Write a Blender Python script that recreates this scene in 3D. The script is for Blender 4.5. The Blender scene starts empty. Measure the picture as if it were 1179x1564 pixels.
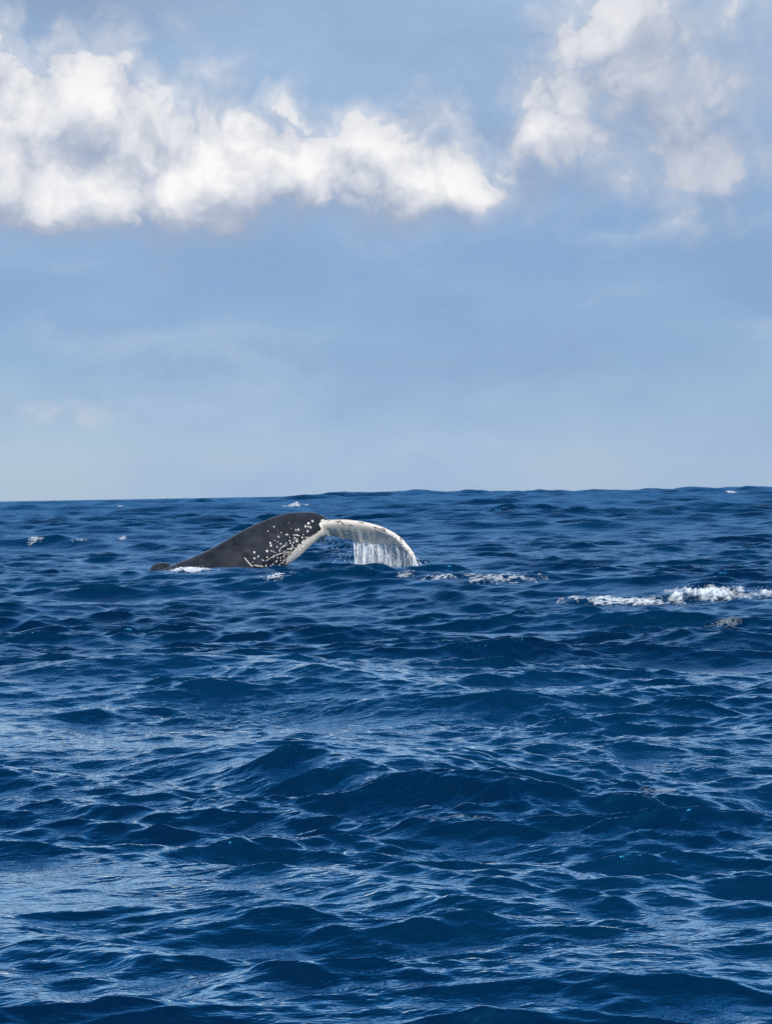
import bpy, bmesh, math, random
import numpy as np
from mathutils import Vector, Matrix, noise as mnoise
from mathutils.bvhtree import BVHTree
from mathutils.kdtree import KDTree

random.seed(7)
RNG = np.random.default_rng(11)
scene = bpy.context.scene
COL = scene.collection
R = math.radians

# ------------------------------------------------------------------ camera
CAM_H = 1.6
FPX, PW, PH = 3000.0, 1179.0, 1564.0          # focal length and frame in photograph pixels
cam_data = bpy.data.cameras.new("camera")
cam = bpy.data.objects.new("camera", cam_data)
COL.objects.link(cam)
cam_data.sensor_fit = 'VERTICAL'
cam_data.sensor_height = 24.0
cam_data.lens = 24.0 * FPX / PH
cam_data.clip_start = 0.1
cam_data.clip_end = 80000
CAM_M = Matrix.Translation((0, 0, CAM_H)) @ Matrix.Rotation(R(90 - 0.506), 4, 'X') @ Matrix.Rotation(R(-1.02), 4, 'Z')
cam.matrix_world = CAM_M
scene.camera = cam

def ray(px, py):
    return (CAM_M.to_3x3() @ Vector(((px - PW / 2) / FPX, -(py - PH / 2) / FPX, -1))).normalized()
def at(px, py, Y):
    d = ray(px, py)
    return Vector((0, 0, CAM_H)) + d * (Y / d.y)

# ------------------------------------------------------------------ light
SUN_EL, SUN_AZ = 33.0, 154.0       # azimuth clockwise from +Y (the view): behind the camera, a little right
sd = bpy.data.lights.new("sun", 'SUN')
sd.energy = 3.6
sd.angle = R(0.53)
sd.color = (1.0, 0.965, 0.91)
sun = bpy.data.objects.new("sun", sd)
COL.objects.link(sun)
sdir = Vector((math.sin(R(SUN_AZ)) * math.cos(R(SUN_EL)), math.cos(R(SUN_AZ)) * math.cos(R(SUN_EL)), math.sin(R(SUN_EL))))
sun.rotation_euler = sdir.to_track_quat('Z', 'Y').to_euler()
sun.location = (20, -40, 40)

scene.view_settings.view_transform = 'Standard'
scene.view_settings.look = 'None'
scene.view_settings.exposure = 0.0
scene.view_settings.gamma = 1.0
scene.view_settings.use_curve_mapping = False
scene.render.engine = 'CYCLES'
scene.cycles.use_denoising = False
scene.cycles.max_bounces = 8
scene.cycles.transparent_max_bounces = 16
scene.cycles.sample_clamp_indirect = 6.0
scene.cycles.sample_clamp_direct = 1.3

# ------------------------------------------------------------------ node helper
class NG:
    def __init__(self, tree):
        self.t = tree
    def n(self, kind, **props):
        nd = self.t.nodes.new(kind)
        for k, v in props.items():
            setattr(nd, k, v)
        return nd
    def put(self, sock, v):
        if isinstance(v, bpy.types.NodeSocket):
            self.t.links.new(v, sock)
        elif v is not None:
            sock.default_value = v
    def m(self, op, a, b=None, c=None, clamp=False):
        nd = self.n('ShaderNodeMath', operation=op, use_clamp=clamp)
        for i, v in enumerate((a, b, c)):
            if v is not None:
                self.put(nd.inputs[i], v)
        return nd.outputs[0]
    def v(self, op, a, b=None, c=None):
        nd = self.n('ShaderNodeVectorMath', operation=op)
        self.put(nd.inputs[0], a)
        if b is not None:
            self.put(nd.inputs[3] if op == 'SCALE' else nd.inputs[1], b)
        if c is not None:
            self.put(nd.inputs[2], c)
        return nd.outputs['Value'] if op in ('DOT_PRODUCT', 'LENGTH') else nd.outputs['Vector']
    def noise(self, vec, scale, detail=6, rough=0.55, lac=2.0, color=False, dist=0.0):
        nd = self.n('ShaderNodeTexNoise', noise_dimensions='3D')
        self.put(nd.inputs['Vector'], vec)
        nd.inputs['Scale'].default_value = scale
        nd.inputs['Detail'].default_value = detail
        nd.inputs['Roughness'].default_value = rough
        nd.inputs['Lacunarity'].default_value = lac
        nd.inputs['Distortion'].default_value = dist
        return nd.outputs['Color'] if color else nd.outputs[0]
    def smooth(self, x, a, b, lo=0.0, hi=1.0):
        nd = self.n('ShaderNodeMapRange', interpolation_type='SMOOTHSTEP')
        self.put(nd.inputs['Value'], x)
        nd.inputs['From Min'].default_value = a
        nd.inputs['From Max'].default_value = b
        nd.inputs['To Min'].default_value = lo
        nd.inputs['To Max'].default_value = hi
        return nd.outputs[0]
    def mix(self, f, a, b, blend='MIX'):
        nd = self.n('ShaderNodeMix', data_type='RGBA', blend_type=blend)
        self.put(nd.inputs[0], f)
        self.put(nd.inputs[6], a)
        self.put(nd.inputs[7], b)
        return nd.outputs[2]
    def sep(self, vec):
        nd = self.n('ShaderNodeSeparateXYZ')
        self.put(nd.inputs[0], vec)
        return nd.outputs
    def comb(self, x, y, z):
        nd = self.n('ShaderNodeCombineXYZ')
        for i, v in enumerate((x, y, z)):
            self.put(nd.inputs[i], v)
        return nd.outputs[0]

# ------------------------------------------------------------------ world: sky with clouds
world = bpy.data.worlds.new("World")
scene.world = world
world.cycles.sampling_method = 'MANUAL'
world.cycles.sample_map_resolution = 512
world.use_nodes = True
wt = world.node_tree
wt.nodes.clear()
G = NG(wt)
SKY_STRENGTH = 0.1
sky = G.n('ShaderNodeTexSky', sky_type='NISHITA')
sky.sun_disc = False
sky.sun_elevation = R(SUN_EL)
sky.sun_rotation = R(SUN_AZ)
sky.altitude = 0
sky.air_density = 1.0
sky.dust_density = 0.4
sky.ozone_density = 3.0
tc = G.n('ShaderNodeTexCoord')
DIR = G.v('NORMALIZE', tc.outputs['Generated'])
P = G.v('SCALE', DIR, 57.2958)                        # about one unit per degree
px_, py_, pz_ = G.sep(P)
front = G.smooth(py_, 0.0, 20.0)

def pdir(px, py):
    d = ray(px, py) * 57.2958
    return d.x, d.z
# the cloud banks of the photograph as soft ellipses on the sky: (px, py, rx, ry, weight)
BANKS = [(-10, 170, 130, 125, 1.4), (300, 190, 112, 108, 1.0), (595, 240, 128, 88, 1.25), (670, 292, 85, 42, .9), (430, 275, 120, 58, .95),
         (230, 295, 130, 58, .9), (832, 205, 80, 76, .88), (930, 40, 125, 56, .85), (60, 320, 125, 52, .9), (130, 120, 75, 70, .75), (100, 212, 80, 62, .55),
         (1080, 120, 200, 150, .92), (1030, 275, 115, 65, .70), (900, 140, 140, 110, .2),
         (350, 352, 40, 20, .5), (748, 303, 35, 14, .4), (110, 625, 125, 32, .50), (250, 415, 26, 12, .45)]

def bank_mask(vec, banks):
    total = 0.0
    for (cx, cy, rx, ry, w) in banks:
        u, v = pdir(cx, cy)
        sx, sz = 52.4 / rx, 52.4 / ry
        d = G.v('MULTIPLY_ADD', vec, (sx, 0, sz), (-u * sx, 0, -v * sz))
        total = G.m('MULTIPLY_ADD', G.m('POWER', 0.42, G.v('DOT_PRODUCT', d, d)), w, total)
    return total

warp = G.v('SCALE', G.v('SUBTRACT', G.noise(P, 0.32, 4, .55, color=True), (0.5, 0.5, 0.5)), 2.6)
Pw = G.v('ADD', P, warp)

def cloud_field(off):
    q = G.v('ADD', Pw, off) if off else Pw
    q0 = G.v('ADD', P, off) if off else P
    n1 = G.noise(q, 0.38, 7, .50)
    vo = G.n('ShaderNodeTexVoronoi', voronoi_dimensions='3D', feature='F1')
    vo.inputs['Scale'].default_value = 0.7
    vo.inputs['Detail'].default_value = 3.0
    vo.inputs['Roughness'].default_value = 0.5
    G.put(vo.inputs['Vector'], q)
    puff = G.m('SUBTRACT', 0.92, vo.outputs['Distance'])
    nn = G.m('MULTIPLY_ADD', n1, 0.66, G.m('MULTIPLY', puff, 0.34))
    # away from the photograph's frame the same broken cloud goes on
    gen = G.smooth(G.noise(G.v('SCALE', q0, 1.0), 0.055, 3, .5), 0.56, 0.74, 0.0, 0.9)
    xx, yy, zz = G.sep(q0)
    ax = G.smooth(G.m('ABSOLUTE', xx), 11.0, 18.0)
    az = G.smooth(zz, 14.0, 20.0)
    out = G.m('MAXIMUM', G.m('MAXIMUM', ax, az), G.m('SUBTRACT', 1.0, front))
    low = G.smooth(zz, 2.0, 9.0)
    gen = G.m('MULTIPLY', G.m('MULTIPLY', gen, out), low)
    M = G.m('ADD', G.m('MULTIPLY', bank_mask(q0, BANKS if not off else BANKS[:12]), front), gen)
    return M, nn
M0, N0 = cloud_field(None)
M1, N1 = cloud_field((0.25, 0.0, 1.25))               # a step towards the light, for self-shading
D0 = G.m('MULTIPLY_ADD', G.m('SUBTRACT', N0, 0.5), 2.1, M0)
D1 = G.m('MULTIPLY_ADD', G.m('SUBTRACT', N1, 0.5), 2.1, M1)
sharp = G.smooth(G.noise(P, 0.30, 2, .5), .36, .64, 0.8, 2.4)
solid = G.smooth(G.m('MULTIPLY', G.m('SUBTRACT', D0, 0.52), sharp), -0.30, 0.30)
thin = G.smooth(D0, -0.3, 0.6, 0.0, 0.62)
cover = G.m('MULTIPLY', G.m('MAXIMUM', solid, thin), G.smooth(M0, 0.04, 0.40))
grad = G.m('SUBTRACT', D0, D1)
lit = G.m('MULTIPLY_ADD', grad, 0.80, 0.34, clamp=True)
lit = G.m('ADD', G.m('MULTIPLY', lit, 0.66), G.smooth(D0, 0.35, 1.6, 0.0, 0.36), clamp=True)
K = 1.0 / SKY_STRENGTH
lit = G.m('MULTIPLY', lit, G.m('SUBTRACT', 1.0, G.m('MULTIPLY', bank_mask(P, [(1080, 170, 190, 190, .50), (110, 640, 150, 60, .45)]), front)))   # thinner, greyer cloud
cloud_dark = (0.335 * K, 0.41 * K, 0.56 * K, 1)
cloud_lit = (0.96 * K, 0.95 * K, 0.95 * K, 1)
cloud_col = G.mix(lit, cloud_dark, cloud_lit)
# thin high veil over the blue, thickest low down
veil_n = G.noise(G.v('MULTIPLY', Pw, (0.5, 0.5, 1.4)), 0.16, 4, .55)
veil = G.m('ADD', G.smooth(veil_n, 0.3, 0.75, -0.12, 0.12), G.smooth(pz_, 13.0, 40.0, 0.86, 0.2))
vcol = G.mix(G.smooth(pz_, -0.5, 5.5), (0.34 * K, 0.495 * K, 0.725 * K, 1), (0.238 * K, 0.382 * K, 0.63 * K, 1))
vcol = G.mix(G.smooth(pz_, 6.0, 12.0), vcol, (0.325 * K, 0.472 * K, 0.695 * K, 1))
base_sky = G.mix(veil, sky.outputs[0], vcol)
# layered grey and pale streaks of haze
st_a = G.noise(G.v('MULTIPLY', Pw, (0.16, 0.16, 0.42)), 1.0, 5, .55)
st_b = G.noise(G.v('MULTIPLY_ADD', Pw, (0.14, 0.14, 0.5), (7.3, 2.1, 4.4)), 1.0, 5, .55)
base_sky = G.mix(G.m('MULTIPLY', G.smooth(st_a, .46, .70, 0.0, .48), G.smooth(pz_, 3.0, 12.0, .35, 1.0)), base_sky, (0.265 * K, 0.365 * K, 0.55 * K, 1))
base_sky = G.mix(G.m('MULTIPLY', G.smooth(st_b, .50, .74, 0.0, .40), G.smooth(pz_, 0.0, 5.0, .4, 1.0)), base_sky, (0.52 * K, 0.62 * K, 0.76 * K, 1))
base_sky = G.mix(G.m('MULTIPLY', bank_mask(P, [(110, -5, 160, 52, .85)]), front), base_sky, (0.25 * K, 0.35 * K, 0.53 * K, 1))
col = G.mix(cover, base_sky, cloud_col)
bg = G.n('ShaderNodeBackground')
G.put(bg.inputs['Color'], col)
bg.inputs['Strength'].default_value = SKY_STRENGTH
wo = G.n('ShaderNodeOutputWorld')
wt.links.new(bg.outputs[0], wo.inputs[0])

# ------------------------------------------------------------------ object helpers
def tag(o, label=None, cat=None, group=None, kind=None):
    if label: o["label"] = label
    if cat: o["category"] = cat
    if group: o["group"] = group
    if kind: o["kind"] = kind
    return o
def link(name, me, mat=None, parent=None):
    o = bpy.data.objects.new(name, me)
    COL.objects.link(o)
    if mat is not None:
        me.materials.clear()
        me.materials.append(mat)
    if parent is not None:
        o.parent = parent
    return o
def fast_mesh(name, verts, faces, smooth=True):
    """verts (n,3) array, faces (m,k) array with k = 3 or 4"""
    verts = np.asarray(verts, np.float32); faces = np.asarray(faces, np.int32)
    me = bpy.data.meshes.new(name)
    k = faces.shape[1]
    me.vertices.add(len(verts)); me.vertices.foreach_set("co", verts.ravel())
    me.loops.add(faces.size); me.loops.foreach_set("vertex_index", faces.ravel())
    me.polygons.add(len(faces))
    me.polygons.foreach_set("loop_start", np.arange(len(faces), dtype=np.int32) * k)
    me.polygons.foreach_set("use_smooth", np.full(len(faces), smooth))
    me.update(calc_edges=True)
    return me
def material(name):
    m = bpy.data.materials.new(name)
    m.use_nodes = True
    m.node_tree.nodes.clear()
    g = NG(m.node_tree)
    out = g.n('ShaderNodeOutputMaterial')
    b = g.n('ShaderNodeBsdfPrincipled')
    m.node_tree.links.new(b.outputs[0], out.inputs[0])
    return m, g, b, out

# ------------------------------------------------------------------ the sea surface as a function
# octave bands of a wind-sea spectrum, each a periodic tile of its own size and turn
BANDS = []
WIND = R(-97)                                          # waves run towards the camera
def make_band(lam0, slope, power, turn, chop, seed):
    rng = np.random.default_rng(seed)
    N = 512
    L = lam0 * 46.0
    k1 = np.fft.fftfreq(N, d=L / N) * 2 * np.pi
    kx, ky = np.meshgrid(k1, k1, indexing='ij')
    k = np.hypot(kx, ky); k[0, 0] = 1
    lam = 2 * np.pi / k
    o = np.log2(lam / lam0)                            # 0..1 inside the octave
    w = np.where((o > -.15) & (o < 1.15), np.sin(np.clip((o + .15) / 1.3, 0, 1) * np.pi) ** 1.0, 0)
    th = np.arctan2(ky, kx) + turn                     # world direction of the wave vector
    d = np.abs(np.cos(th - WIND)) ** power + 0.03
    amp = w * d / k ** 2
    h = amp * (rng.normal(size=(N, N)) + 1j * rng.normal(size=(N, N)))
    H = np.fft.ifft2(h)
    sx = np.fft.ifft2(1j * kx * h).real; sy = np.fft.ifft2(1j * ky * h).real
    s = slope / math.sqrt((sx ** 2 + sy ** 2).mean())
    H = H.real * s
    DX = np.fft.ifft2(1j * kx / k * h).real * s * chop
    DY = np.fft.ifft2(1j * ky / k * h).real * s * chop
    BANDS.append(dict(lam=lam0, L=L, N=N, c=math.cos(turn), s=math.sin(turn),
                      f=np.stack([DX, DY, H], -1).astype(np.float32).reshape(-1, 3), off=rng.uniform(0, L, 2)))
SPEC = [(19.0, .018, 6, .8, 1.0), (9.0, .028, 4, .35, 1.0), (4.6, .036, 4, -.6, 1.1), (2.3, .052, 3, .2, 1.4), (1.15, .092, 2.4, .9, 1.4),
        (.58, .140, 2.4, -.3, 1.2), (.29, .175, 2.2, .55, .95), (.145, .170, 2, -.95, .75), (.072, .15, 1.6, .1, .5)]
for i, a in enumerate(SPEC):
    make_band(*a, seed=99 + i)

# single waves that stand out in the photograph: (px, py on the mean level, crest length m, width m, height m, turn deg)
WAVES = [(560, 905, 2.3, 1.0, .16, -35), (330, 884, 1.8, 1.4, -.27, 0), (549, 1189, 1.5, .70, .23, -36), (560, 1050, 1.3, .7, .09, -12),
         (1010, 940, 2.6, 1.0, .22, -2), (1105, 990, .9, .7, .20, 4), (880, 1470, .5, .3, .04, 8)]
def ground_hit(px, py, z=0.0):
    d = ray(px, py)
    t = (z - CAM_H) / d.z
    return d.x * t, d.y * t
WAVE_P = []
for (px, py, ln, wd, ht, tn) in WAVES:
    x, y = ground_hit(px, py)
    WAVE_P.append((x, y, ln, wd, ht, R(tn)))

def vnoise(x, y, seed=0):
    """cheap smooth value noise, vectorised"""
    rng = np.random.default_rng(500 + seed)
    T = rng.uniform(0, 1, (256, 256)).astype(np.float32)
    xi = np.floor(x).astype(np.int64); yi = np.floor(y).astype(np.int64)
    fx = (x - xi); fy = (y - yi)
    fx = fx * fx * (3 - 2 * fx); fy = fy * fy * (3 - 2 * fy)
    a = T[xi & 255, yi & 255]; b = T[(xi + 1) & 255, yi & 255]; c = T[xi & 255, (yi + 1) & 255]; d = T[(xi + 1) & 255, (yi + 1) & 255]
    return (a * (1 - fx) + b * fx) * (1 - fy) + (c * (1 - fx) + d * fx) * fy
def fbm(x, y, oct=4, seed=0, gain=.5):
    s = 0; a = 1; t = 0
    for i in range(oct):
        s = s + a * vnoise(x * 2 ** i + 13.7 * i, y * 2 ** i - 7.1 * i, seed + i); t += a; a *= gain
    return s / t

def sea_points(x, y, spacing):
    """displaced sea surface for parameter points x, y (1-D arrays) and their sample spacing"""
    x = np.asarray(x, np.float64); y = np.asarray(y, np.float64)
    out = np.zeros((len(x), 3), np.float32)
    lost = np.zeros(len(x), np.float32)
    gust = fbm(x / 5.5, y / 9.0, 3, 3)
    gust2 = fbm(x / 1.7, y / 2.6, 3, 9)
    for b, sp in zip(BANDS, SPEC):
        keep = np.clip((b['lam'] / spacing - 1.4) / 1.0, 0, 1).astype(np.float32)
        lost += (1 - keep) * sp[1] ** 2
        if 1.0 < sp[0] < 10:
            keep = keep * (1 + 1.6 * np.clip((y - 45) / 70, 0, 1))   # rougher water out on the swell
        if sp[0] < 1.0:
            keep = keep * np.clip(.97 + 1.5 * (gust - .5) + 2.0 * (gust2 - .5), .35, 1.6)
        idx = np.nonzero(keep > 0)[0]
        if len(idx) == 0: continue
        xs = x[idx]; ys = y[idx]; N = b['N']
        u = (xs * b['c'] + ys * b['s'] + b['off'][0]) / b['L'] * N
        v = (-xs * b['s'] + ys * b['c'] + b['off'][1]) / b['L'] * N
        ui = np.floor(u).astype(np.int64); vi = np.floor(v).astype(np.int64)
        fu = (u - ui).astype(np.float32)[:, None]; fv = (v - vi).astype(np.float32)[:, None]
        u0 = ui % N; u1 = (ui + 1) % N; v0 = vi % N; v1 = (vi + 1) % N
        f = b['f']
        val = (f[u0 * N + v0] * (1 - fu) + f[u1 * N + v0] * fu) * (1 - fv) + (f[u0 * N + v1] * (1 - fu) + f[u1 * N + v1] * fu) * fv
        val *= keep[idx][:, None]
        # turn the sideways push back to world axes
        out[idx, 0] += val[:, 0] * b['c'] - val[:, 1] * b['s']
        out[idx, 1] += val[:, 0] * b['s'] + val[:, 1] * b['c']
        out[idx, 2] += val[:, 2]
    for (cx, cy, ln, wd, ht, tn) in WAVE_P:
        dx = x - cx; dy = y - cy
        near = np.nonzero((np.abs(dx) < ln * 3) & (np.abs(dy) < ln * 2 + wd * 4))[0]
        if len(near) == 0: continue
        a = dx[near] * math.cos(tn) + dy[near] * math.sin(tn)
        c = -dx[near] * math.sin(tn) + dy[near] * math.cos(tn) + .12 * ln * np.sin(a / ln * 2.1)
        env = np.exp(-(a / ln) ** 2)
        prof = np.where(c < 0, np.exp(-(c / (wd * .62)) ** 2 * 1.2), np.exp(-np.abs(c / (wd * 1.3)) ** 1.5))
        out[near, 2] += (ht * env * prof).astype(np.float32)
        out[near, 1] -= (0.35 * ht * env * prof).astype(np.float32)
    # a long swell ridge beyond the whale that makes the skyline
    sw = y - 215 + .04 * x
    sw_e = np.exp(-np.where(sw < 0, (sw / 66) ** 2, (sw / 45) ** 2))
    ripple = np.zeros(len(x))
    nz_ = np.nonzero(sw_e > .15)[0]
    if len(nz_): ripple[nz_] = .42 * (fbm(x[nz_] / 2.6, y[nz_] / 5.0, 3, 77, .6) - .5)
    out[:, 2] += (1.36 + .10 * np.sin(x / 23.0) + .08 * np.sin(x / 9.1 + 1) + ripple) * sw_e
    out[:, 0] += x; out[:, 1] += y
    return out, lost

# ------------------------------------------------------------------ sea mesh: one sheet, rings widening to the horizon
half = np.arange(0, 16.0, 0.060)
side = [half[-1]]
st = .07
while side[-1] + st < 179.5:
    side.append(side[-1] + st); st = min(st * 1.10, 5.0)
ang = np.concatenate([half, side[1:]])
ang = np.radians(np.concatenate([-ang[:0:-1], ang]))
rad = [0.02]
while rad[-1] < 60000:
    r = rad[-1]
    g = .5 if r < .8 else .06 if r < 4.5 else .014 / r if r < 9 else .0017 if r < 14 else .0018 if r < 26 else .0025 if r < 65 else .0042 if r < 260 else .012 if r < 500 else .011 if r < 2500 else .3
    rad.append(r * (1 + g))
rad = np.array(rad)
na, nr = len(ang), len(rad)
RR, AA = np.meshgrid(rad, ang, indexing='ij')
dr = np.gradient(rad)
da = np.gradient(ang)
SP = np.maximum(dr[:, None], (RR * da[None, :])).ravel() 
X = (RR * np.sin(AA)).ravel(); Y = (RR * np.cos(AA)).ravel()
pts, lost = sea_points(X, Y, SP)
i, j = np.meshgrid(np.arange(nr - 1), np.arange(na), indexing='ij')
j2 = (j + 1) % na
F = np.stack([i * na + j, i * na + j2, (i + 1) * na + j2, (i + 1) * na + j], -1).reshape(-1, 4)[:, ::-1]
sea_me = fast_mesh("sea", pts, F)
if sea_me.polygons[1000].normal.z < 0:
    sea_me.flip_normals()
at_ = sea_me.attributes.new("unresolved", 'FLOAT', 'POINT')
lostv = lost.astype(np.float32)
at_.data.foreach_set("value", lostv)

sea_mat, g, b, out = material("sea water")
geo = g.n('ShaderNodeNewGeometry')
pos = geo.outputs['Position']
att = g.n('ShaderNodeAttribute', attribute_name="unresolved").outputs['Fac']
# fine ripples on top of the modelled waves
rip = g.v('MULTIPLY', pos, (0.45, 1.0, 0.6))
wv = g.v('ADD', rip, g.v('SCALE', g.noise(rip, 2.2, 2, .5, color=True), .12))
patch = g.smooth(g.noise(pos, 0.45, 3, .5), .36, .66, .6, 1.2)
r0 = g.noise(wv, 5.0, 2, .5)
r1 = g.noise(wv, 13.0, 3, .55)
r2 = g.noise(wv, 40.0, 2, .6)
hgt = g.m('MULTIPLY_ADD', r1, 0.026, g.m('MULTIPLY', r2, 0.008))
hgt = g.m('MULTIPLY_ADD', r0, g.m('MINIMUM', g.m('MULTIPLY', att, 1.4), 0.07), hgt)
far_ = g.m('MULTIPLY', g.m('SUBTRACT', att, .045, clamp=True), 1.6)
hgt = g.m('MULTIPLY_ADD', g.noise(rip, 1.5, 3, .6), far_, hgt)
hgt = g.m('MULTIPLY', hgt, patch)
bp = g.n('ShaderNodeBump')
bp.inputs['Strength'].default_value = 0.8
bp.inputs['Distance'].default_value = 1.0
g.put(bp.inputs['Height'], hgt)
rough = g.m('MAXIMUM', g.m('MULTIPLY_ADD', g.m('POWER', att, 0.25), 0.55, g.smooth(att, .08, .13, 0.0, .16)), 0.045)
big = g.noise(pos, 0.11, 3, .5)
colr = g.mix(g.smooth(big, .38, .64), (0.0001, 0.0070, 0.026, 1), (0.0002, 0.019, 0.052, 1))
t_ = sea_mat.node_tree
t_.nodes.remove(b)
df = g.n('ShaderNodeBsdfDiffuse'); g.put(df.inputs['Color'], colr)
gl = g.n('ShaderNodeBsdfGlossy')
g.put(gl.inputs['Roughness'], rough); g.put(gl.inputs['Normal'], bp.outputs[0])
fr = g.n('ShaderNodeFresnel'); fr.inputs['IOR'].default_value = 1.333; g.put(fr.inputs['Normal'], bp.outputs[0])
mx = g.n('ShaderNodeMixShader')
shine = g.m('POWER', g.m('MULTIPLY', fr.outputs[0], 2.6, clamp=True), 0.82)
calm = g.m('MULTIPLY_ADD', rough, -1.0, 1.05, clamp=True)          # rough far water mirrors less
g.put(gl.inputs['Color'], g.mix(g.m('MULTIPLY', g.smooth(shine, .34, 1.0), g.m('MULTIPLY_ADD', rough, -1.9, 1.1, clamp=True)), (.06, .52, 1.0, 1), (.77, .93, 1.0, 1)))   # specular tint: blue face-on, clear at grazing
g.put(mx.inputs[0], g.m('MULTIPLY', shine, calm))
t_.links.new(df.outputs[0], mx.inputs[1]); t_.links.new(gl.outputs[0], mx.inputs[2])
t_.links.new(mx.outputs[0], out.inputs[0])
sea = link("sea", sea_me, sea_mat)
tag(sea, "deep blue choppy sea under broken cloud", None, None, "structure")

# ------------------------------------------------------------------ where a line of sight meets the sea
def sea_hit(px, py, y0=5.0, y1=600.0):
    d = ray(px, py)
    yy = np.exp(np.linspace(math.log(y0), math.log(y1), 4000))
    xx = d.x / d.y * yy
    p, _ = sea_points(xx, yy, np.maximum(yy * .0032, .02))
    z = CAM_H + d.z / d.y * yy
    k = np.nonzero(p[:, 2] > z)[0]
    k = k[0] if len(k) else len(yy) - 1
    return float(xx[k]), float(yy[k])
def sea_z(x, y):
    p, _ = sea_points(np.array([x]), np.array([y]), np.array([.1]))
    return float(p[0, 2])

# ------------------------------------------------------------------ whale: tail stock and flukes as one skin
def catmull(P, n):
    P = np.asarray(P, float)
    Q = np.vstack([2 * P[0] - P[1], P, 2 * P[-1] - P[-2]])
    out = []
    m = len(P) - 1
    for t in np.linspace(0, m, n):
        i = min(int(t), m - 1); f = t - i
        p0, p1, p2, p3 = Q[i], Q[i + 1], Q[i + 2], Q[i + 3]
        out.append(.5 * ((2 * p1) + (-p0 + p2) * f + (2 * p0 - 5 * p1 + 4 * p2 - p3) * f * f + (-p0 + 3 * p1 - 3 * p2 + p3) * f ** 3))
    return np.array(out)
def w3(px, py, Y):
    return np.array(at(px, py, Y))
LAT = np.array([.5, -.866, 0.0])                       # out of the whale's left flank
SPINE = [(506, 808, 40.40, .13, .12), (484, 804, 40.25, .26, .21), (464, 809, 40.12, .36, .28), (440, 820, 39.95, .46, .35), (395, 846, 39.6, .55, .42),
         (335, 888, 39.1, .64, .52), (255, 932, 38.5, .76, .62), (150, 985, 37.9, .9, .78), (20, 1050, 37.2, 1.05, .98)]
sp = catmull([np.append(w3(a, b_, c), (h, w)) for a, b_, c, h, w in SPINE], 90)
verts, faces, white = [], [], []
NR = 40
for i in range(len(sp)):
    t = sp[max(i - 1, 0), :3] - sp[min(i + 1, len(sp) - 1), :3]
    t /= np.linalg.norm(t)
    l = LAT - t * (LAT @ t); l /= np.linalg.norm(l)
    n = np.cross(l, t); n = n if n[2] > 0 else -n
    for k in range(NR):
        th = 2 * math.pi * k / NR
        c, s_ = math.cos(th), math.sin(th)               # c: dorsal, s: lateral
        keel = abs(c) ** 3
        p = sp[i, :3] + n * c * sp[i, 3] * (1 + .05 * keel) + l * s_ * sp[i, 4] * (1 - .22 * keel)
        verts.append(p)
        ven = max(0.0, (-c - .18) / .42)
        white.append(min(1, ven) * max(0, min(1, (46 - i) / 12.0)) if i > 8 else min(1, ven + .6 * (i < 5)))
for i in range(len(sp) - 1):
    for k in range(NR):
        faces.append((i * NR + k, i * NR + (k + 1) % NR, (i + 1) * NR + (k + 1) % NR, (i + 1) * NR + k))
e0 = len(sp) - 1
N_STOCK = len(verts)
bmw = bmesh.new()
bv = [bmw.verts.new(v) for v in verts]
for f in faces: bmw.faces.new([bv[q] for q in f])
bmw.faces.new([bv[k] for k in range(NR)]); bmw.faces.new([bv[e0 * NR + k] for k in range(NR)][::-1])
LEAD = catmull([w3(*q) for q in [(474, 800, 40.15), (500, 796, 40.05), (530, 795, 39.95), (560, 799, 39.85), (585, 807, 39.72), (605, 819, 39.58), (620, 834, 39.45), (630, 848, 39.36), (634, 859, 39.3)]], 70)
TRAIL = catmull([w3(*q) for q in [(488, 818, 40.32), (512, 819, 40.34), (535, 824, 40.28), (565, 829, 40.14), (592, 831, 39.96), (609, 833, 39.76), (621, 842, 39.57), (630, 851, 39.43), (634, 861, 39.33)]], 70)
NV = 24
for i_ in range(4, 66):                                  # uneven, nicked trailing edge
    TRAIL[i_] += np.array([0, 0, .012 * math.sin(i_ * 1.9) + .014 * math.sin(i_ * .83 + 1) - (.03 if i_ in (21, 22, 37, 50) else 0)])
def fluke(lead, trail, flip):
    base = len(white); grid = []
    M = len(lead)
    for i in range(M):
        u = i / (M - 1)
        du = lead[min(i + 1, M - 1)] - lead[max(i - 1, 0)]
        ch = trail[i] - lead[i]
        nrm = np.cross(du, ch); nrm /= np.linalg.norm(nrm) + 1e-9
        if flip: nrm = -nrm                              # nrm: dorsal side
        cl = np.linalg.norm(ch)
        row = []
        for k in range(2 * NV):
            top = k < NV
            v = (k / NV) if top else (2 - k / NV)
            vv = v ** 1.6
            foil = 2.1 * (math.sqrt(max(vv, 0)) * .62 - .26 * vv - .30 * vv * vv) + .05
            ht = (.14 * (1 - u) ** .6 + .035) * max(foil, .12) + .006
            camber = .05 * cl * math.sin(math.pi * vv)
            p = lead[i] + ch * vv + nrm * ((ht if top else -ht) + camber)
            row.append(bmw.verts.new(p)); verts.append(p)
            white.append(1.0 if (not top or v < .30) else 0.0)
        grid.append(row)
    for i in range(M - 1):
        for k in range(2 * NV):
            q = (grid[i][k], grid[i][(k + 1) % (2 * NV)], grid[i + 1][(k + 1) % (2 * NV)], grid[i + 1][k])
            bmw.faces.new(q)
    bmw.faces.new(grid[0]); bmw.faces.new(grid[-1][::-1])
nn_ = np.cross(LEAD[10] - LEAD[5], TRAIL[8] - LEAD[8])
flip0 = nn_[2] < 0
fluke(LEAD, TRAIL, flip0)
I0 = w3(486, 804, 40.28)
REAR = np.array([.866, .5, 0.0])
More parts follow.
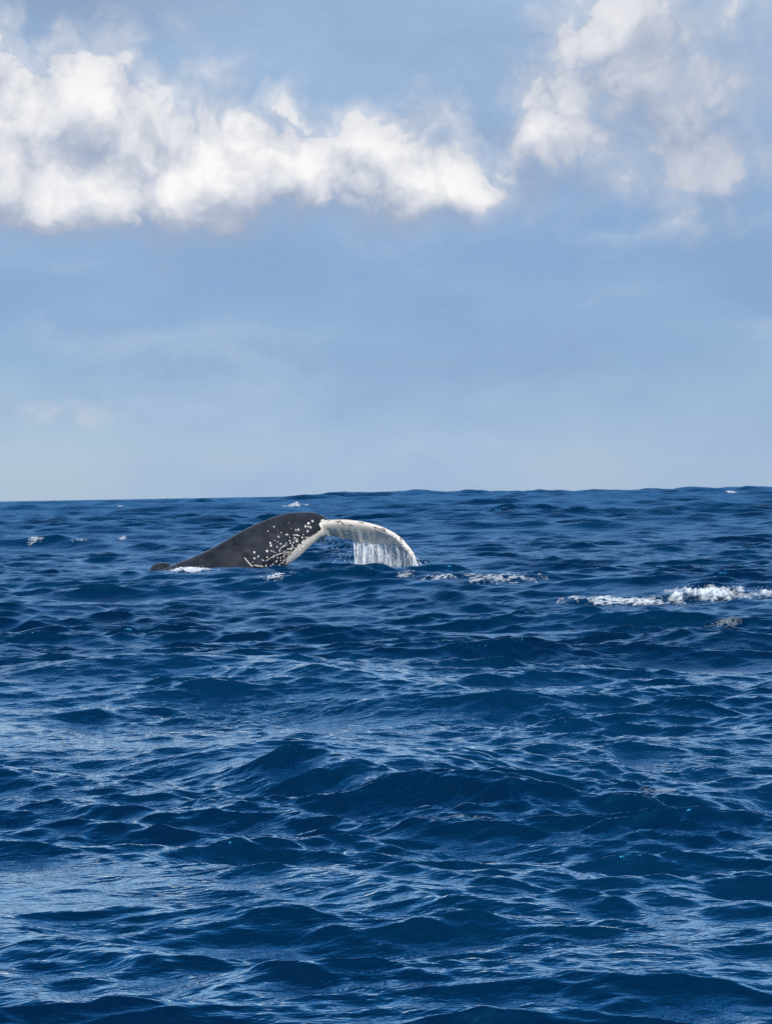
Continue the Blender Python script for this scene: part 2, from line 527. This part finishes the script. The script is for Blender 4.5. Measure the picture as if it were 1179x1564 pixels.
def mir(A):                                              # the far fluke, flexed a little forward
    B = A - 2 * ((A - I0) @ LAT)[:, None] * LAT[None, :]
    far = np.clip(-((B - I0) @ LAT) / 1.9, 0, 1)
    return B - REAR[None, :] * (.85 * far ** .8)[:, None] + np.array([0, 0, .06])[None, :] * far[:, None]
fluke(mir(LEAD), mir(TRAIL), not flip0)
N_FLUKE = len(verts)
kn = bmesh.ops.create_icosphere(bmw, subdivisions=3, radius=1.0, matrix=Matrix.Translation(at(248, 869, 38.75)) @ Matrix.Diagonal((.24, .16, .13, 1)))
for v in kn['verts']: verts.append(tuple(v.co)); white.append(0.0)
bmesh.ops.recalc_face_normals(bmw, faces=bmw.faces[:])
raw = bpy.data.meshes.new("body")
bmw.to_mesh(raw); bmw.free()
tmp = bpy.data.objects.new("body", raw)
COL.objects.link(tmp)
md = tmp.modifiers.new("r", 'REMESH'); md.mode = 'VOXEL'; md.voxel_size = 0.018
ms = tmp.modifiers.new("s", 'SMOOTH'); ms.factor = .5; ms.iterations = 5
dg = bpy.context.evaluated_depsgraph_get()
body_me = bpy.data.meshes.new_from_object(tmp.evaluated_get(dg))
bpy.data.objects.remove(tmp)
body_me.name = "body"
kd = KDTree(len(verts))
for i, p in enumerate(verts): kd.insert(p, i)
kd.balance()
nb = len(body_me.vertices)
co = np.zeros(nb * 3, np.float32); body_me.vertices.foreach_get("co", co); co = co.reshape(-1, 3)
att_w = np.zeros(nb, np.float32)
for i in range(nb):
    s4 = kd.find_n(co[i], 5)
    att_w[i] = sum(white[q[1]] for q in s4) / 5
    if N_STOCK <= s4[0][1] < N_FLUKE and body_me.vertices[i].normal.z < .05: att_w[i] = 1.0
bvh = BVHTree.FromPolygons([tuple(c) for c in co], [tuple(p.vertices) for p in body_me.polygons])
def whale_hit(px, py):
    r_ = bvh.ray_cast(Vector((0, 0, CAM_H)), ray(px, py))
    return (r_[0], r_[1]) if r_[0] is not None else (None, None)
def z2(x, y): return 260 + x / 5.36, 770 + y / 5.36
def z3(x, y): return 450 + x / 5.614, 770 + y / 5.614
kdv = KDTree(nb)
for i in range(nb): kdv.insert(co[i], i)
kdv.balance()
def stroke(points, width, arr, val):
    pts_ = catmull(np.array(points), 12 * len(points))
    for (a_, b_) in pts_:
        h, nn = whale_hit(a_, b_)
        if h is None: continue
        for (c_, idx, dist) in kdv.find_range(h, width * 2.2):
            arr[idx] = max(arr[idx], val * min(1, max(0, 2.2 - dist / width)))
scar = np.zeros(nb, np.float32); mark = np.zeros(nb, np.float32)
for ln, w in [([(785, 465), (870, 415), (960, 393), (1012, 396)], .012), ([(612, 440), (640, 475), (672, 508)], .013), ([(890, 390), (905, 360), (935, 338), (960, 330)], .009),
              ([(1000, 250), (1030, 252), (1065, 262)], .008), ([(850, 415), (845, 440)], .009), ([(1085, 268), (1130, 270)], .009), ([(690, 500), (760, 510)], .012),
              ([(1010, 275), (1050, 290)], .007), ([(940, 385), (990, 360), (1020, 350)], .007), ([(1000, 420), (960, 470)], .008)]:
    stroke([z2(*q) for q in ln], w * .52, scar, .9)
for ln, w in [([(345, 150), (395, 150), (432, 192)], .012), ([(402, 125), (370, 160)], .012), ([(470, 180), (500, 186)], .012), ([(545, 155), (592, 162)], .014),
              ([(675, 195), (735, 215), (785, 240)], .014), ([(285, 148), (300, 142)], .012), ([(185, 150), (215, 152)], .018), ([(170, 165), (165, 215), (150, 240)], .03),
              ([(750, 205), (775, 222)], .014), ([(905, 290), (915, 310)], .016), ([(950, 318), (958, 335)], .014), ([(990, 352), (1000, 372)], .014),
              ([(480, 300), (500, 330), (505, 350)], .012), ([(530, 320), (540, 345)], .012)]:
    stroke([z3(*q) for q in ln], w * .75, mark, .62)
for nm, arr in (("white", att_w), ("scar", scar), ("mark", mark)):
    a_ = body_me.attributes.new(nm, 'FLOAT', 'POINT'); a_.data.foreach_set("value", arr)
for p in body_me.polygons: p.use_smooth = True

skin, g, b, out = material("wet whale skin")
geo = g.n('ShaderNodeNewGeometry'); pos = geo.outputs['Position']
aw = g.n('ShaderNodeAttribute', attribute_name="white").outputs['Fac']
asc = g.n('ShaderNodeAttribute', attribute_name="scar").outputs['Fac']
am = g.n('ShaderNodeAttribute', attribute_name="mark").outputs['Fac']
n1 = g.noise(pos, 7.0, 5, .62)
n2 = g.noise(pos, 3.4, 4, .6)
n1b = g.noise(pos, 6.0, 1.5, .45)
n3 = g.noise(pos, 26.0, 4, .6)
wf = g.smooth(g.m('MULTIPLY_ADD', g.m('SUBTRACT', n1, .5), 1.15, aw), .42, .62)
wf = g.m('MULTIPLY', wf, g.m('SUBTRACT', 1.0, g.smooth(g.m('MULTIPLY_ADD', g.m('SUBTRACT', n3, .5), .9, am), .35, .65)))
wf = g.m('MAXIMUM', wf, g.m('MULTIPLY', g.smooth(asc, .3, .8), .85))
dark = g.mix(g.smooth(n2, .3, .7), (.008, .009, .012, 1), (.030, .031, .039, 1))
dark = g.mix(g.smooth(n3, .55, .78, 0, .5), dark, (.035, .036, .042, 1))
pale = g.mix(g.smooth(n1, .3, .7), (.90, .81, .70, 1), (.80, .71, .61, 1))
pale = g.mix(g.smooth(n3, .6, .75, 0, .15), pale, (.30, .25, .22, 1))
g.put(b.inputs['Base Color'], g.mix(wf, dark, pale))
g.put(b.inputs['Roughness'], g.smooth(n1, .3, .7, .10, .28))
bp = g.n('ShaderNodeBump'); bp.inputs['Distance'].default_value = .02; bp.inputs['Strength'].default_value = .5
b.inputs['Coat Weight'].default_value = .35; b.inputs['Coat Roughness'].default_value = .12
g.put(bp.inputs['Height'], n1b); g.put(b.inputs['Normal'], bp.outputs[0])

whale = bpy.data.objects.new("humpback_whale", None)
COL.objects.link(whale)
wx, wy = float(I0[0]), float(I0[1])
whale.location = (wx, wy, 0)
tag(whale, "diving whale with arched dark tail stock and white-undersided fluke dripping water", "whale")
def under(o, parent):
    o.parent = parent
    o.matrix_parent_inverse = Matrix.Translation(-parent.location)
body = link("body", body_me, skin); under(body, whale)
body["label"] = "dark arched tail stock with pale underside and scarred flukes"

# barnacles: small ribbed cones with a crater
def barnacle_mesh():
    bm_ = bmesh.new(); rings = []
    for (r_, z_) in ((1.0, -.1), (.86, .35), (.55, .62), (.34, .40)):
        rings.append([bm_.verts.new((r_ * math.cos(q * math.pi / 4) * (1 + .12 * (q % 2)), r_ * math.sin(q * math.pi / 4) * (1 + .12 * (q % 2)), z_)) for q in range(8)])
    for a_, c_ in zip(rings, rings[1:]):
        for q in range(8): bm_.faces.new((a_[q], a_[(q + 1) % 8], c_[(q + 1) % 8], c_[q]))
    bm_.faces.new(rings[-1])
    me = bpy.data.meshes.new("barnacle"); bm_.to_mesh(me); bm_.free()
    return me
bar_me = barnacle_mesh()
bar_mat, g, b, out = material("barnacle shell")
oi = g.n('ShaderNodeObjectInfo')
g.put(b.inputs['Base Color'], g.mix(oi.outputs['Random'], (.78, .74, .68, 1), (.50, .46, .43, 1)))
b.inputs['Roughness'].default_value = .6
bar_me.materials.append(bar_mat)
rb = random.Random(5)
BARN = [(800, 222, 4.2), (850, 185, 3.6), (910, 232, 2.8), (960, 250, 4.6), (1050, 210, 5), (1030, 212, 3.4), (1125, 222, 4.4), (825, 340, 5.2), (820, 318, 3.6), (857, 298, 3), (905, 325, 4.4),
        (875, 352, 3.6), (690, 395, 4.6), (690, 445, 5.4), (722, 428, 3.2), (760, 460, 3.8), (795, 435, 3.2), (793, 385, 4.2), (828, 383, 4), (1010, 315, 3.4), (1000, 340, 4.2), (965, 368, 4.2),
        (992, 368, 4.2), (1080, 320, 4.2), (1060, 378, 3), (1020, 275, 3.6), (1040, 305, 3.6), (935, 345, 3), (1132, 158, 5), (1165, 140, 5), (1108, 182, 4), (1130, 185, 3.4), (842, 492, 3), (785, 505, 3.2),
        (826, 503, 3), (930, 430, 3.6), (880, 440, 3.2), (950, 320, 3), (1090, 250, 3.2), (1150, 190, 4), (980, 300, 3), (905, 440, 3), (870, 470, 3.4), (1045, 345, 3.2), (900, 385, 3)]
spots = [(z2(x, y), r_) for x, y, r_ in BARN]
spots += [((rb.gauss(445, 16), rb.gauss(840, 17)), rb.uniform(1.0, 3.4)) for _ in range(80)]
for k in range(52):                                       # crusted leading edge towards the fluke tip
    u = rb.uniform(.5, .99) ** .8
    q = LEAD[int(u * 69)]
    d = Vector(q) - Vector((0, 0, CAM_H))
    spots.append((None, rb.uniform(1.6, 4.0), q + np.array([rb.uniform(-.05, .08), -.25, rb.uniform(-.01, .16)])))
nbar = 0
for sp_ in spots:
    if sp_[0] is None:
        h, nn, _, dist = bvh.find_nearest(Vector(sp_[2]))
        r_ = sp_[1]
    else:
        h, nn = whale_hit(*sp_[0]); r_ = sp_[1]
    if h is None: continue
    o = bpy.data.objects.new("barnacle", bar_me); COL.objects.link(o)
    sc = r_ / 75 * .44
    o.matrix_world = Matrix.Translation(h) @ nn.to_track_quat('Z', 'Y').to_matrix().to_4x4() @ Matrix.Rotation(rb.uniform(0, 6), 4, 'Z') @ Matrix.Diagonal((sc * rb.uniform(.6, 1.5), sc * rb.uniform(.6, 1.2), sc * .8, 1))
    mw = o.matrix_world.copy(); o.parent = whale; o.matrix_parent_inverse = Matrix.Translation(-whale.location); o.matrix_basis = mw
    nbar += 1

# ------------------------------------------------------------------ water pouring off the fluke
def tubes(strands, sides=4):
    """strands: list of (points (n,3), radii (n))"""
    V, Fc = [], []; base = 0
    cs = [(math.cos(2 * math.pi * k / sides), math.sin(2 * math.pi * k / sides)) for k in range(sides)]
    for pts_, rr in strands:
        n = len(pts_)
        for p, r_ in zip(pts_, rr):
            for c, s_ in cs: V.append((p[0] + r_ * c, p[1] + r_ * s_, p[2]))
        for i in range(n - 1):
            for k in range(sides):
                Fc.append((base + i * sides + k, base + i * sides + (k + 1) % sides, base + (i + 1) * sides + (k + 1) % sides, base + (i + 1) * sides + k))
        base += n * sides
    return np.array(V), np.array(Fc)
def drops(points, radii):
    bm_ = bmesh.new(); bmesh.ops.create_icosphere(bm_, subdivisions=1, radius=1)
    bv_ = np.array([v.co for v in bm_.verts]); bf = np.array([[v.index for v in f.verts] for f in bm_.faces]); bm_.free()
    V = (np.asarray(points)[:, None, :] + bv_[None] * np.asarray(radii)[:, None, None]).reshape(-1, 3)
    Fc = (bf[None] + (np.arange(len(points)) * len(bv_))[:, None, None]).reshape(-1, 3)
    return V, Fc
fall_mat, g, b, out = material("aerated falling water")
pos = g.n('ShaderNodeNewGeometry').outputs['Position']
b.inputs['Base Color'].default_value = (.90, .93, .96, 1)
b.inputs['Roughness'].default_value = .22
b.inputs['IOR'].default_value = 1.33
g.put(b.inputs['Alpha'], g.smooth(g.noise(g.v('MULTIPLY', pos, (1, 1, .35)), 16.0, 3, .6), .3, .7, .45, 1.0))
rs = random.Random(21)
strands = []
for k in range(430):
    u = rs.uniform(.27, .985)
    if rs.random() < .3: u = rs.uniform(.8, .99)
    if rs.random() < .25: u = rs.choice([.42, .55, .63, .80, .9, .96]) + rs.gauss(0, .018)
    u = min(max(u, .24), .99)
    i = int(u * 69); f = u * 69 - i
    p0 = TRAIL[i] * (1 - f) + TRAIL[min(i + 1, 69)] * f
    p0 = p0 + np.array([rs.gauss(0, .02), rs.gauss(0, .07), rs.uniform(-.02, .02)])
    z_end = -.25
    drift = np.array([rs.gauss(.06, .07), rs.gauss(0, .08)])
    seg0 = p0[2] - (0 if rs.random() < .75 else rs.uniform(0, .35))
    seg1 = seg0 - rs.uniform(.18, .9)
    if seg1 < z_end: seg1 = z_end
    n = 9
    ts = np.linspace(0, 1, n)
    zz = seg0 + (seg1 - seg0) * ts
    fr = (p0[2] - zz)
    P_ = np.stack([p0[0] + drift[0] * fr + .012 * np.sin(zz * 17 + k * 2.3) * fr * 3, p0[1] + drift[1] * fr, zz], -1)
    rr = (rs.choice([rs.uniform(.002, .005), rs.uniform(.002, .005), rs.uniform(.005, .014)])) * (.4 + .6 * np.sin(np.pi * np.clip(ts * .9 + .08, 0, 1))) * (1 + .45 * np.sin(zz * 60 + k * 1.7))
    strands.append((P_, rr))
V, Fc = tubes(strands)
curtain = link("falling_water", fast_mesh("falling_water", V, Fc), fall_mat)
tag(curtain, "white curtain of water streaming off the whale's drooping fluke", "falling water", None, "stuff")
# thin film between the streams
V = []; nu, nz = 90, 14
for i in range(nu):
    u = .27 + .72 * i / (nu - 1)
    q = TRAIL[min(int(u * 69), 68)] * (1 - (u * 69) % 1) + TRAIL[min(int(u * 69) + 1, 69)] * ((u * 69) % 1)
    for k in range(nz):
        f = k / (nz - 1); z = q[2] + .01 - (q[2] + .3) * f
        V.append((q[0] + .05 * f + .012 * math.sin(i * 1.3), q[1] + .03 * math.sin(i * .8) + .02 * math.sin(i * 2.9 + f * 3), z))
Fc = [(i * nz + k, (i + 1) * nz + k, (i + 1) * nz + k + 1, i * nz + k + 1) for i in range(nu - 1) for k in range(nz - 1)]
film_mat, g, b, out = material("thin falling film")
pos = g.n('ShaderNodeNewGeometry').outputs['Position']
b.inputs['Base Color'].default_value = (.88, .92, .96, 1)
b.inputs['Roughness'].default_value = .2
b.inputs['IOR'].default_value = 1.33
st_ = g.noise(g.v('MULTIPLY', pos, (1, 1, .22)), 15.0, 5, .68)
st2 = g.noise(g.v('MULTIPLY', pos, (1, 1, .3)), 5.0, 3, .5)
g.put(b.inputs['Alpha'], g.m('MULTIPLY', g.smooth(st_, .34, .58, .42, 1.0), g.smooth(st2, .3, .6, .5, 1.0)))
film = link("film", fast_mesh("film", np.array(V), np.array(Fc)), film_mat, curtain)
# loose drops around the curtain and under the arch
rs = random.Random(8)
dp, drr = [], []
for k in range(1300):
    u = rs.uniform(.05, 1.0)
    q = TRAIL[int(u * 69)]
    z = rs.uniform(0, q[2])
    if u < .3 and rs.random() < .55: continue
    dp.append((q[0] + rs.gauss(.03, .06) + (.12 * rs.random() if u > .9 else 0), q[1] + rs.gauss(0, .12), z)); drr.append(rs.uniform(.003, .009))
V, Fc = drops(dp, drr)
dmat, g, b, out = material("water drops")
b.inputs['Base Color'].default_value = (.85, .9, .95, 1); b.inputs['Roughness'].default_value = .15; b.inputs['IOR'].default_value = 1.33
tag(link("drops", fast_mesh("drops", V, Fc), dmat, curtain), kind="stuff")

# ------------------------------------------------------------------ foam
foam_mat, g, b, out = material("sea foam")
pos = g.n('ShaderNodeNewGeometry').outputs['Position']
nf = g.noise(pos, 18.0, 5, .65)
g.put(b.inputs['Base Color'], g.mix(g.smooth(nf, .3, .62), (.64, .74, .82, 1), (.83, .88, .92, 1)))
b.inputs['Roughness'].default_value = .55
bp = g.n('ShaderNodeBump'); bp.inputs['Distance'].default_value = .05; bp.inputs['Strength'].default_value = .7
g.put(bp.inputs['Height'], nf); g.put(b.inputs['Normal'], bp.outputs[0])
fd = g.n('ShaderNodeAttribute', attribute_name="foam_amount").outputs['Fac']
fa = g.n('ShaderNodeAttribute', attribute_name="foam_grain").outputs['Vector']
fn = g.noise(fa, 1.0, 2, .5)
ft = g.n('ShaderNodeAttribute', attribute_name="foam_thick").outputs['Fac']
g.put(b.inputs['Alpha'], g.m('MULTIPLY', g.smooth(g.m('MULTIPLY_ADD', g.m('SUBTRACT', fn, .5), 1.3, fd), 0.0, .95), ft))
spray_mat, g, b, out = material("spray drops")
b.inputs['Base Color'].default_value = (.88, .9, .92, 1); b.inputs['Roughness'].default_value = .3; b.inputs['IOR'].default_value = 1.33

def foam(name, label, cat, group, px, py, len_px, depth, height, lace=.5, spray=0, turn=0.0, seed=0, thick=1.0, step=None, stretch=(1, 1)):
    """a raft of foam riding on the sea: a lumpy sheet with ragged edges and holes, plus spray"""
    x0, y0 = sea_hit(px, py)
    La = len_px / 2 * y0 / FPX
    step = step or y0 * .0005
    na_, nb_ = int(2.4 * La / step) + 2, int(2.4 * depth / step) + 2
    while na_ * nb_ > 45000:
        step *= 1.2; na_, nb_ = int(2.4 * La / step) + 2, int(2.4 * depth / step) + 2
    a_ = np.linspace(-1.2 * La, 1.2 * La, na_); c_ = np.linspace(-1.2 * depth, 1.2 * depth, nb_)
    A, C_ = np.meshgrid(a_, c_, indexing='ij'); A = A.ravel(); C_ = C_.ravel()
    ct, st_ = math.cos(R(turn)), math.sin(R(turn))
    x = x0 + A * ct - C_ * st_; y = y0 + A * st_ + C_ * ct
    p, _ = sea_points(x, y, np.full(len(x), max(step, y0 * .0035)))
    sc = 1.0 / max(.05, min(La, depth) * .55)
    n1 = fbm(A * sc * stretch[0] + 31.3 * seed, C_ * sc * stretch[1] + 5.7 * seed, 5, 20 + seed, .6)
    n2 = fbm(A * sc * 3.2 + 3.3 * seed, C_ * sc * 3.2, 4, 40 + seed, .6)
    n3 = fbm(A * sc * 1.6 + 3.3 * seed, C_ * sc * 3.0, 2, 60 + seed, .5)
    env = 1 - np.sqrt((A / La) ** 2 + (C_ / depth) ** 2)
    m = env + (n1 - .5) * 1.7
    ridge = 1 - np.abs(n3 - .5) * 2 * 1.3
    dens = m + (ridge - .72) * lace * 1.5
    keep = dens > -.15
    lump = np.clip(m, 0, 1) ** .8 * (.25 + .95 * n2) * height
    p[:, 2] += .008 + lump
    p[:, 0] += (n1 - .5) * height * .5
    idx = np.arange(na_ * nb_).reshape(na_, nb_)
    q = np.stack([idx[:-1, :-1], idx[1:, :-1], idx[1:, 1:], idx[:-1, 1:]], -1).reshape(-1, 4)
    q = q[keep[q].sum(1) >= 3]
    used = np.unique(q); remap = np.zeros(na_ * nb_, int); remap[used] = np.arange(len(used))
    me = fast_mesh(name, p[used], remap[q])
    dt = me.attributes.new("foam_amount", 'FLOAT', 'POINT'); dt.data.foreach_set("value", dens[used].astype(np.float32))
    tk = me.attributes.new("foam_thick", 'FLOAT', 'POINT'); tk.data.foreach_set("value", np.full(len(used), thick, np.float32))
    gr = me.attributes.new("foam_grain", 'FLOAT_VECTOR', 'POINT')
    gsc = FPX / y0 / 9.0
    gr.data.foreach_set("vector", np.stack([A[used] * gsc * .6, C_[used] * gsc * .15, np.full(len(used), seed * 3.7)], -1).astype(np.float32).ravel())
    o = link(name, me, foam_mat)
    tag(o, label, cat, group)
    if spray:
        rs_ = random.Random(seed + 50)
        cand = np.nonzero(keep & (m > .1))[0]
        sp_, sr_ = [], []
        u = y0 / FPX
        for _ in range(spray):
            k = cand[rs_.randrange(len(cand))]
            up = abs(rs_.gauss(0, .45)) * (height * .5 + 3 * u)
            sp_.append((p[k, 0] + rs_.gauss(0, 5 * u), p[k, 1] + rs_.gauss(0, .05), p[k, 2] + up)); sr_.append(rs_.uniform(.15, .55) * u)
        V_, F_ = drops(sp_, sr_)
        tag(link("spray", fast_mesh("spray", V_, F_), spray_mat, o), kind="stuff")
    return o
WC = "whitecaps on the sea"
foam("foam_patch", "bright thick white water heaped on a crest at the right edge", "foam", WC, 1092, 914, 180, .36, .13, .35, 120, 0, 1)
foam("foam_patch", "long thin white foam trail left of the bright white water", "foam", WC, 945, 922, 170, .24, .05, .8, 40, -4, 2, .9)
foam("foam_patch", "flat lacy foam patch on the water right of the fluke", "foam", WC, 752, 886, 136, .32, .01, 1.3, 4, 0, 3, .6)
foam("splash", "small white splash on the wave below the tail stock", "splash", WC, 416, 882, 40, .24, .06, .8, 24, 0, 4, .75)
foam("whitecap", "white breaking crest near the horizon just above the tail stock", "whitecap", WC, 446, 773, 42, 1.6, .3, .7, 0, 0, 5, .8)
foam("whitecap", "small whitecap near the left edge, left of the whale", "whitecap", WC, 46, 824, 28, .4, .03, .6, 0, 0, 6, .65)
foam("whitecap", "thin whitecap streak between the left whitecap and the whale", "whitecap", WC, 118, 826, 32, .2, .02, 1.3, 0, 0, 7, .55)
foam("whitecap", "low whitecap on a dark crest left of the tail stock", "whitecap", WC, 184, 822, 22, .25, .02, .8, 0, 0, 8, .6)
foam("whitecap", "tiny whitecap just under the horizon at upper left of sea", "whitecap", WC, 187, 774, 18, .8, .1, .9, 0, 0, 9, .7)
foam("whitecap", "tiny whitecap on the horizon at the far right", "whitecap", WC, 1118, 753, 26, 1.0, .1, .9, 0, 0, 10, .7)
foam("foam_patch", "small pale bubble patch on the foreground water at right", "foam", WC, 1012, 1208, 64, .11, .001, 1.2, 0, 0, 11, .28)
foam("foam_patch", "faint long bubble streak on the foreground water below centre", "foam", WC, 690, 1243, 110, .07, .001, 1.4, 0, 8, 12, .25)
foam("splash", "grey ragged splash topping a small dark wave below the white water", "splash", WC, 1098, 950, 70, .10, .006, .7, 30, 0, 13, .22)
foam("splash", "small churned foam at the foot of the falling water", "splash", WC, 608, 878, 40, .22, .03, 1.0, 16, 0, 14, .7)
foam("foam_patch", "broken foam flecks trailing right of the fluke tip", "foam", WC, 656, 884, 50, .2, .02, 1.6, 8, 0, 15, .7)
foam("splash", "white wash running along the whale's back at the waterline", "splash", WC, 282, 873, 86, .26, .07, .5, 20, 0, 16)
